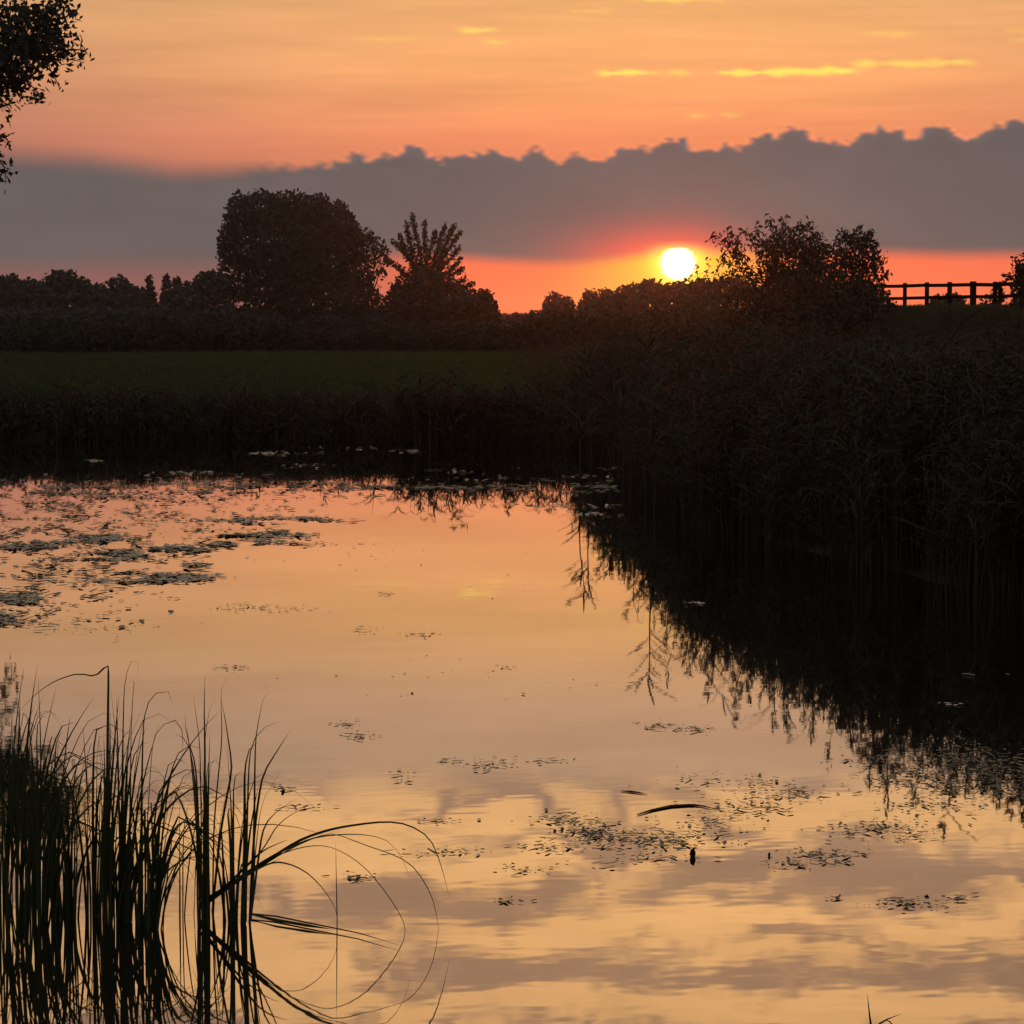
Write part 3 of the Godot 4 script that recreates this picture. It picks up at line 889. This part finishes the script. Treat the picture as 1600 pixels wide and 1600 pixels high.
func make_reeds() -> void:
	rng.seed = 1337
	clump("leafy reed clump behind the others where the dark reflection begins", 8, 1405, 12, 1.02, 0.14, 0.06)
	clump("thick reed clump with fine curved tips beside the dark reflection", 30, 1436, 13, 1.08, 0.13, 0.05, 0.015)
	clump("reed clump half hidden behind its thicker neighbours", 47, 1400, 9, 0.98, 0.2, 0.08)
	clump("dense upright reed clump with crossing blades", 66, 1440, 12, 1.04, 0.17, 0.05, 0.014)
	clump("sparse reed clump leaning over the open water", 88, 1412, 8, 0.86, 0.22, 0.05)
	clump("slim reed clump of medium height among taller ones", 108, 1436, 9, 0.92, 0.16, -0.02)
	var kink := clump("reed clump with a blade snapped over in a sharp angle", 148, 1432, 12, 0.98, 0.13, 0.02, 0.014)
	add_blade(kink, px_path([[166, 1450], [167, 1300], [168.5, 1150], [169.5, 1075], [169.5, 1046], [168.5, 1040], [164, 1042], [155, 1051], [147, 1057], [140, 1055], [120, 1053], [96, 1060], [74, 1071], [48, 1092], [30, 1112]], 12.65, 0.1, kink.position), 0.014, Vector3(0.15, 0, 1))
	clump("reed clump at the foot of the snapped blade", 168, 1442, 9, 0.88, 0.12, 0.06)
	var hook := clump("thickest reed clump with a blade hooked over like a crook", 190, 1440, 15, 0.98, 0.12, 0.07, 0.015)
	add_blade(hook, px_path([[188, 1450], [191, 1300], [193, 1130], [195, 1070], [203, 1037], [212, 1028], [217, 1035], [214, 1056]], 12.5, 0.1, hook.position), 0.017, Vector3(0.2, 0, 1))
	add_blade(hook, px_path([[200, 1440], [203, 1250], [206, 1110], [210, 1052], [205, 1060]], 12.5, 0.15, hook.position), 0.017)
	var curl := clump("reed clump with bent tops curling over towards the gap", 222, 1444, 11, 0.88, 0.18, 0.12)
	add_blade(curl, px_path([[222, 1440], [222, 1240], [226, 1120], [236, 1090], [248, 1082], [262, 1080], [270, 1100]], 12.45, 0.1, curl.position), 0.014)
	add_blade(curl, px_path([[226, 1440], [232, 1260], [242, 1150], [262, 1128], [278, 1128], [286, 1150], [284, 1180]], 12.45, 0.1, curl.position), 0.011)
	var arc := clump("reed clump at the edge of the gap with long arching blades", 243, 1450, 12, 0.80, 0.16, 0.10, 0.013)
	add_blade(arc, px_path([[240, 1450], [240, 1300], [250, 1235], [275, 1210], [300, 1202], [322, 1212]], 12.4, 0.1, arc.position), 0.010)
	add_blade(arc, px_path([[246, 1450], [244, 1290], [262, 1245], [285, 1228], [305, 1230], [320, 1246]], 12.4, -0.1, arc.position), 0.010)
	clump("two thin reed blades standing alone in the gap", 285, 1430, 3, 0.62, 0.08, 0.02, 0.010)
	var tall := clump("tall straight reed clump standing clear of the others", 326, 1446, 9, 0.92, 0.08, 0.0, 0.012)
	add_blade(tall, px_path([[318, 1450], [319, 1300], [320, 1180], [319, 1100], [320.5, 1056]], 12.4, 0.05, tall.position), 0.013, Vector3(0.1, 0, 1))
	add_blade(tall, px_path([[322, 1450], [322, 1250], [321, 1150], [330, 1098], [339, 1088]], 12.45, 0.1, tall.position), 0.012)
	add_blade(tall, px_path([[312, 1450], [310, 1290], [304, 1190], [292, 1150], [289, 1116]], 12.4, 0.1, tall.position), 0.011)
	add_blade(tall, px_path([[316, 1400], [314, 1230], [311, 1150], [302, 1088]], 12.4, 0.1, tall.position), 0.011)
	add_blade(tall, px_path([[330, 1450], [345, 1300], [362, 1200], [356, 1150], [349, 1108], [346, 1095]], 12.5, 0.1, tall.position), 0.013)
	add_blade(tall, px_path([[332, 1440], [335, 1280], [346, 1160], [345, 1085], [348, 1066], [355, 1060]], 12.5, 0.1, tall.position), 0.008)
	var fan := clump("reed clump spreading outward beside the fallen fan of blades", 369, 1440, 9, 0.78, 0.12, 0.04, 0.013)
	add_blade(fan, px_path([[378, 1450], [382, 1330], [383, 1200], [392, 1165], [402, 1160]], 12.3, 0.1, fan.position), 0.016)
	add_blade(fan, px_path([[390, 1440], [396, 1330], [398, 1200], [400, 1150], [408, 1105], [410, 1095], [421, 1079]], 12.3, 0.1, fan.position), 0.012)
	add_blade(fan, px_path([[390, 1440], [398, 1300], [412, 1210], [430, 1178], [452, 1144]], 12.3, 0.1, fan.position), 0.013)
	add_blade(fan, px_path([[384, 1440], [386, 1280], [392, 1170], [408, 1140], [437, 1128]], 12.25, 0.1, fan.position), 0.011)
	add_blade(fan, px_path([[392, 1440], [400, 1320], [410, 1255], [428, 1222], [440, 1200]], 12.2, 0.1, fan.position), 0.009)
	add_blade(fan, px_path([[392, 1440], [404, 1340], [414, 1290], [440, 1262], [468, 1246]], 12.2, 0.1, fan.position), 0.010)
	var fallen := thing("fallen_reed_clump", on_water(316, 1426), "reed bundle fallen over in a wide fan that touches its own reflection", "reeds", "reeds standing in the near water")
	var falls := [
		[[[312, 1420], [350, 1392], [400, 1357], [470, 1312], [540, 1291], [600, 1284], [640, 1290], [672, 1312], [690, 1355], [702, 1402]], 0.017], [[[314, 1416], [360, 1382], [430, 1336], [500, 1308], [560, 1304], [605, 1314], [630, 1345], [640, 1374]], 0.017], [[[316, 1412], [380, 1372], [450, 1328], [520, 1303], [570, 1320], [625, 1340], [652, 1362], [676, 1405], [687, 1462]], 0.014],
		[[[314, 1412], [370, 1376], [430, 1338], [480, 1323], [520, 1325], [565, 1352], [605, 1398], [630, 1440], [633, 1466], [622, 1476]], 0.012], [[[312, 1410], [372, 1374], [420, 1350], [450, 1350], [482, 1366], [510, 1396], [525, 1424], [527, 1446]], 0.011], [[[312, 1416], [340, 1396], [380, 1370], [420, 1350], [438, 1342]], 0.026], [[[308, 1404], [340, 1396], [372, 1366], [410, 1330], [450, 1312]], 0.018],
		[[[527, 1448], [526, 1400], [525, 1350], [524.5, 1312]], 0.006], [[[330, 1402], [400, 1340], [430, 1295], [450, 1276], [480, 1262], [500, 1270]], 0.008]]
	for f in falls:
		add_blade(fallen, px_path(f[0], 12.45, -0.35, fallen.position), f[1] * 0.8, Vector3(rng.randfn() * 0.2, 0.1, 1.0))
	var lying := [[[392, 1428], [430, 1432], [490, 1444], [560, 1458], [628, 1478]], [[392, 1429], [430, 1438], [480, 1446], [520, 1452]]]
	for l in lying:
		var pts := []
		for q in l: pts.append(on_water(q[0], q[1], 0.012) - fallen.position)
		add_blade(fallen, pts, 0.018, Vector3(0, 1, 0.1))
	# a blade tip just below the lens
	var tip := thing("reed_shoot", on_water(1362, 1660), "single reed shoot with a curled leaf in the open water", "reeds")
	add_blade(tip, px_path([[1366, 1680], [1362, 1620], [1358, 1585], [1355, 1552]], 10.0, 0.05, tip.position), 0.016)
	add_blade(tip, px_path([[1366, 1680], [1366, 1620], [1372, 1602], [1385, 1594], [1396, 1604], [1402, 1625]], 10.0, 0.05, tip.position), 0.010)
	add_blade(tip, px_path([[1368, 1680], [1370, 1610], [1384, 1594], [1398, 1588], [1410, 1584]], 10.0, 0.05, tip.position), 0.010)
	# tall reeds standing in front of the jutting bank
	for q in [[905, 742, 2.05, 0.2, "tall reed with tufted leaves standing farthest out from the jutting bank"], [922, 738, 2.2, -0.1, "tall reed with tufted leaves close beside the outermost one"], [952, 745, 1.55, 0.1, "middling reed with tufted leaves between the outermost pair and the bank"], [972, 748, 1.5, 0.0, "shortest reed with tufted leaves next to the jutting bank"], [1022, 800, 2.35, -0.2, "tallest single reed rising at the edge of the jutting bank"]]:
		var base := on_water(q[0], q[1])
		var root := thing("tall_reed", base, q[4], "reeds", "tall reeds before the jutting bank")
		var s := Shape.new()
		var h: float = q[2]
		var stem := []
		for j in 7: stem.append(Vector3(q[3] * pow(j / 6.0, 2.0) * 0.4 + 0.02 * sin(j * 1.3), -0.1 + h * j / 6.0, 0.0))
		tube(s, stem, [0.016, 0.015, 0.014, 0.012, 0.010, 0.008, 0.005], 5)
		put("stem", s.mesh(), M.reed, root)
		for j in 22:
			var t := rng.randf_range(0.3, 0.48) if j < 8 else rng.randf_range(0.68, 1.0)
			var from: Vector3 = stem[0].lerp(stem[6], t)
			from.x = q[3] * t * t * 0.4
			var a := rng.randf() * TAU
			var o := Vector3(cos(a), 0, sin(a))
			var l := rng.randf_range(0.22, 0.42)
			add_blade(root, [from, from + (o * 0.5 + Vector3.UP * 0.4) * l, from + (o * 0.85 + Vector3.UP * 0.6) * l, from + (o + Vector3.UP * 0.7) * l], 0.03, Vector3(0, 1, 0.4), M.reed)

# ------------------------------------------------------------------ what floats
func pad_mesh(long: float) -> ArrayMesh:
	var s := Shape.new()
	var t := rng.randf_range(0.7, 1.3)
	s.tint = Color(t * rng.randf_range(0.9, 1.2), t, t * rng.randf_range(0.7, 1.1))
	var mid := s.vert(Vector3(0, 0.02, 0), Vector3.UP)
	var n := 9
	for k in n:
		var g := TAU * k / n
		var r := 0.5 * rng.randf_range(0.75, 1.1)
		s.vert(Vector3(cos(g) * r * long, rng.randf_range(0.0, 0.12), sin(g) * r), Vector3(cos(g) * 0.15, 1, sin(g) * 0.15).normalized())
	for k in n:
		s.tri(mid, mid + 1 + k, mid + 1 + (k + 1) % n)
	return s.mesh()

func lay(p: Vector3, size: float) -> Transform3D:
	var b := Basis(Vector3.UP, rng.randf() * TAU)
	b = Basis(Vector3(1, 0, 0), rng.randfn() * 0.09) * Basis(Vector3(0, 0, 1), rng.randfn() * 0.09) * b
	return Transform3D(b.scaled(Vector3.ONE * size), p + Vector3(0, rng.randf_range(0.003, 0.010), 0))

func make_floating() -> void:
	rng.seed = 202
	var pads := []
	for k in 6: pads.append(pad_mesh([1.0, 1.3, 1.8, 2.6, 1.1, 4.0][k]))
	# dense mats of pondweed
	var mats := [
		[155, 842, 34, 5, 420], [165, 867, 78, 8, 900], [280, 859, 50, 5, 420], [350, 834, 62, 5, 500], [395, 851, 80, 5, 520], [230, 903, 105, 8, 900], [300, 881, 32, 4, 160], [28, 937, 36, 7, 300], [0, 968, 24, 9, 240], [50, 855, 55, 4, 260], [445, 813, 90, 5, 460], [430, 834, 50, 6, 420], [90, 846, 40, 4, 220], [350, 815, 50, 4, 160],
		[560, 700, 60, 3, 30], [490, 729, 50, 3.0, 60], [310, 740, 70, 3, 90], [300, 754, 60, 2.5, 80], [690, 737, 50, 3, 50], [440, 708, 50, 3, 60], [635, 706, 25, 2.5, 60], [150, 720, 12, 2.5, 30], [420, 709, 20, 3, 40], [930, 745, 60, 3, 36], [960, 731, 30, 2.5, 60], [880, 790, 90, 4, 45], [930, 805, 60, 4, 40],
		[1085, 942, 16, 3, 14], [1550, 1056, 40, 4, 12], [1480, 1100, 50, 5, 8]]
	var places := []
	for m in mats:
		for k in int(m[4] * 0.75):
			var r := sqrt(rng.randf()) * (1.0 if rng.randf() < 0.7 else rng.randf_range(1.0, 1.7))
			var g := rng.randf() * TAU
			var wob := 1.0 + 0.5 * noise.get_noise_2d(m[0] + cos(g) * 40.0, m[1] + sin(g) * 40.0)
			var p := on_water(m[0] + cos(g) * r * m[2] * wob, m[1] + sin(g) * r * m[3] * wob)
			if edge_distance(Vector2(p.x, p.z)) > -0.3 or fine.get_noise_2d(p.x * 22.0, p.z * 14.0) < -0.12: continue
			places.append(lay(p, rng.randf_range(0.03, 0.07) * clampf(-p.z / 30.0, 0.3, 1.0)))
	scatter("pondweed", pads, places, M.weed, "dull green mats of pondweed afloat on the calm water", "pondweed")
	# loose leaves and stems
	places = []
	for k in 11000:
		var py := 768.0 + 215.0 * pow(rng.randf(), 1.5)
		var px := rng.randf_range(-60.0, 640.0) * (1.0 - 0.35 * rng.randf())
		if rng.randf() < smooth(120.0, 600.0, px + (py - 770.0) * 1.6): continue
		if noise.get_noise_2d(px * 1.2, py * 5.0) + 0.08 < rng.randf() * 0.5 - 0.18: continue
		places.append(lay(on_water(px, py), rng.randf_range(0.025, 0.065)))
	for k in 2600:
		var px := rng.randf_range(-40.0, 960.0)
		var py := 762.0 + 10.0 * rng.randfn() * rng.randf()
		if noise.get_noise_2d(px * 0.9, py * 9.0) < -0.05: continue
		var p := on_water(px, py)
		if edge_distance(Vector2(p.x, p.z)) < -0.5: places.append(lay(p, rng.randf_range(0.03, 0.08)))
	var groups := [
		[540, 1133, 18, 5, 18], [562, 1150, 26, 5, 26], [600, 930, 15, 4, 18], [570, 985, 22, 6, 14], [655, 992, 28, 4, 22], [365, 1043, 28, 3, 24], [790, 1043, 22, 3, 8], [630, 1215, 22, 9, 12], [765, 1194, 46, 8, 34], [857, 1190, 22, 3, 14], [700, 1190, 26, 6, 12], [1028, 1136, 32, 5, 30], [1092, 1140, 36, 5, 26], [895, 1284, 50, 12, 60], [925, 1304, 55, 14, 90], [1000, 1312, 70, 15, 80],
		[1070, 1310, 70, 16, 70], [1110, 1285, 60, 14, 50], [1170, 1260, 70, 14, 70], [1230, 1240, 60, 12, 70], [1290, 1335, 60, 10, 50], [1250, 1350, 50, 7, 30], [1350, 1300, 70, 10, 50], [1400, 1290, 60, 12, 40], [1420, 1412, 55, 10, 40], [1308, 1403, 12, 3, 9], [1500, 1403, 18, 5, 10], [450, 951, 50, 6, 40], [375, 948, 34, 7, 40], [685, 1284, 34, 3, 18], [690, 1332, 46, 5, 24], [560, 1372, 32, 6, 14], [790, 1408, 24, 4, 10],
		[440, 1232, 14, 4, 12], [820, 1360, 40, 6, 18], [860, 1325, 50, 6, 26], [480, 1262, 40, 4, 18], [1420, 1310, 40, 6, 20], [850, 905, 120, 40, 14], [700, 1060, 260, 40, 22], [1480, 1185, 120, 20, 230], [1540, 1205, 80, 24, 260], [1420, 1215, 70, 18, 120], [1500, 1235, 70, 14, 120], [1590, 1235, 40, 16, 80], [1450, 1262, 70, 12, 60], [100, 980, 110, 14, 70], [560, 870, 80, 20, 26], [1130, 1220, 90, 12, 40], [1010, 1345, 80, 8, 30]]
	for g in groups:
		for k in int(g[4] * 1.6):
			var p := on_water(g[0] + rng.randfn() * g[2] * 0.6, g[1] + rng.randfn() * g[3] * 0.6)
			if edge_distance(Vector2(p.x, p.z)) > -0.2: continue
			places.append(lay(p, rng.randf_range(0.007, 0.024)))
	scatter("floating_leaves", pads, places, M.pad, "scattered small leaves adrift on the mirror-smooth water", "leaves")
	# drifting blades and a few single leaves that stand out
	var drift := [
		[[[970, 1236], [985, 1237], [1000, 1239], [1013, 1241]], 0.022, "short dark reed stub adrift on the golden reflection"], [[[996, 1273], [1020, 1266], [1050, 1260], [1082, 1258], [1100, 1260], [1126, 1266]], 0.030, "long bent reed blade adrift on the golden reflection"], [[[920, 1308], [928, 1300], [942, 1297], [952, 1303], [957, 1309]], 0.016, "curled dead reed leaf adrift among small leaves"]]
	for d in drift:
		var root := on_water(d[0][0][0], d[0][0][1])
		var o := thing("drifting_reed_blade", root, d[2], "reed blade")
		var pts := []
		for q in d[0]: pts.append(on_water(q[0], q[1], 0.004) - root)
		var s := Shape.new()
		blade(s, pts, d[1] * 0.75, Vector3(0.05, 1, 0.3), 0.5, 0.4)
		put("blade", s.mesh(), M.dead, o)
	for q in [[1083, 1338, 0.045, "dark dead leaf standing upright in the water"], [1202, 1337, 0.02, "tiny dark leaf tip poking up from the water"]]:
		var root := on_water(q[0], q[1])
		var o := thing("upright_leaf", root, q[3], "leaf")
		var s := Shape.new()
		var h: float = q[2]
		blade(s, [Vector3(0, -0.01, 0), Vector3(-h * 0.12, h * 0.35, 0), Vector3(-h * 0.1, h * 0.75, 0.01), Vector3(h * 0.05, h, 0.01)], h * 0.75, Vector3(0.3, 0, 1), 0.5, 0.5)
		put("blade", s.mesh(), M.dead, o)

# ------------------------------------------------------------------ everything
func _ready() -> void:
	noise.seed = 11
	noise.frequency = 0.01
	noise.fractal_octaves = 4
	fine.seed = 23
	fine.frequency = 0.04
	fine.fractal_octaves = 3
	for q in [[-34, -5], [-36, -30], [-33, -58], [-20, -60.5], [-12, -59], [-5, -59.6], [-1, -58.2], [1.4, -57], [2.1, -53], [2.3, -45], [2.45, -38], [2.95, -33.5], [3.8, -29.6], [4.6, -26.6], [7.4, -22.6], [13, -18.5], [18, -13], [14, -6.5], [3, -5.5], [-8, -5.5]]:
		pond.append(Vector2(q[0], q[1]))
	# camera
	var cam := Camera3D.new()
	cam.name = "camera"
	cam.fov = FOV
	cam.near = 0.1
	cam.far = 8000.0
	cam.position = Vector3(0, EYE, 0)
	cam.rotation.x = -PITCH
	add_child(cam)
	cam.current = true
	# sky
	var env := Environment.new()
	env.background_mode = Environment.BG_SKY
	env.tonemap_mode = Environment.TONE_MAPPER_LINEAR
	env.tonemap_exposure = 1.0
	env.sdfgi_enabled = true
	env.ssao_enabled = true
	env.ssil_enabled = true
	var sky := Sky.new()
	var pano := PanoramaSkyMaterial.new()
	pano.panorama = ImageTexture.create_from_image(make_sky())
	sky.sky_material = pano
	env.sky = sky
	env.background_energy_multiplier = 1.0
	env.volumetric_fog_enabled = true
	env.volumetric_fog_density = 0.00015
	env.volumetric_fog_albedo = Color(0.84, 0.93, 1.0)
	env.volumetric_fog_anisotropy = 0.93
	var we := WorldEnvironment.new()
	we.name = "world_environment"
	we.environment = env
	add_child(we)
	# sun, red and weak through the haze on the horizon
	var sun := DirectionalLight3D.new()
	sun.name = "sun_light"
	sun.light_energy = 0.035
	sun.light_color = Color(1.0, 0.42, 0.2)
	sun.light_angular_distance = 0.6
	sun.shadow_enabled = true
	var az := deg_to_rad(SUN_AZ)
	var el := deg_to_rad(SUN_EL)
	add_child(sun)
	sun.look_at_from_position(Vector3.ZERO, -Vector3(sin(az) * cos(el), sin(el), -cos(az) * cos(el)))
	make_materials()
	make_ground()
	make_water()
	make_masses()
	make_trees()
	make_fence()
	make_reeds()
	make_floating()
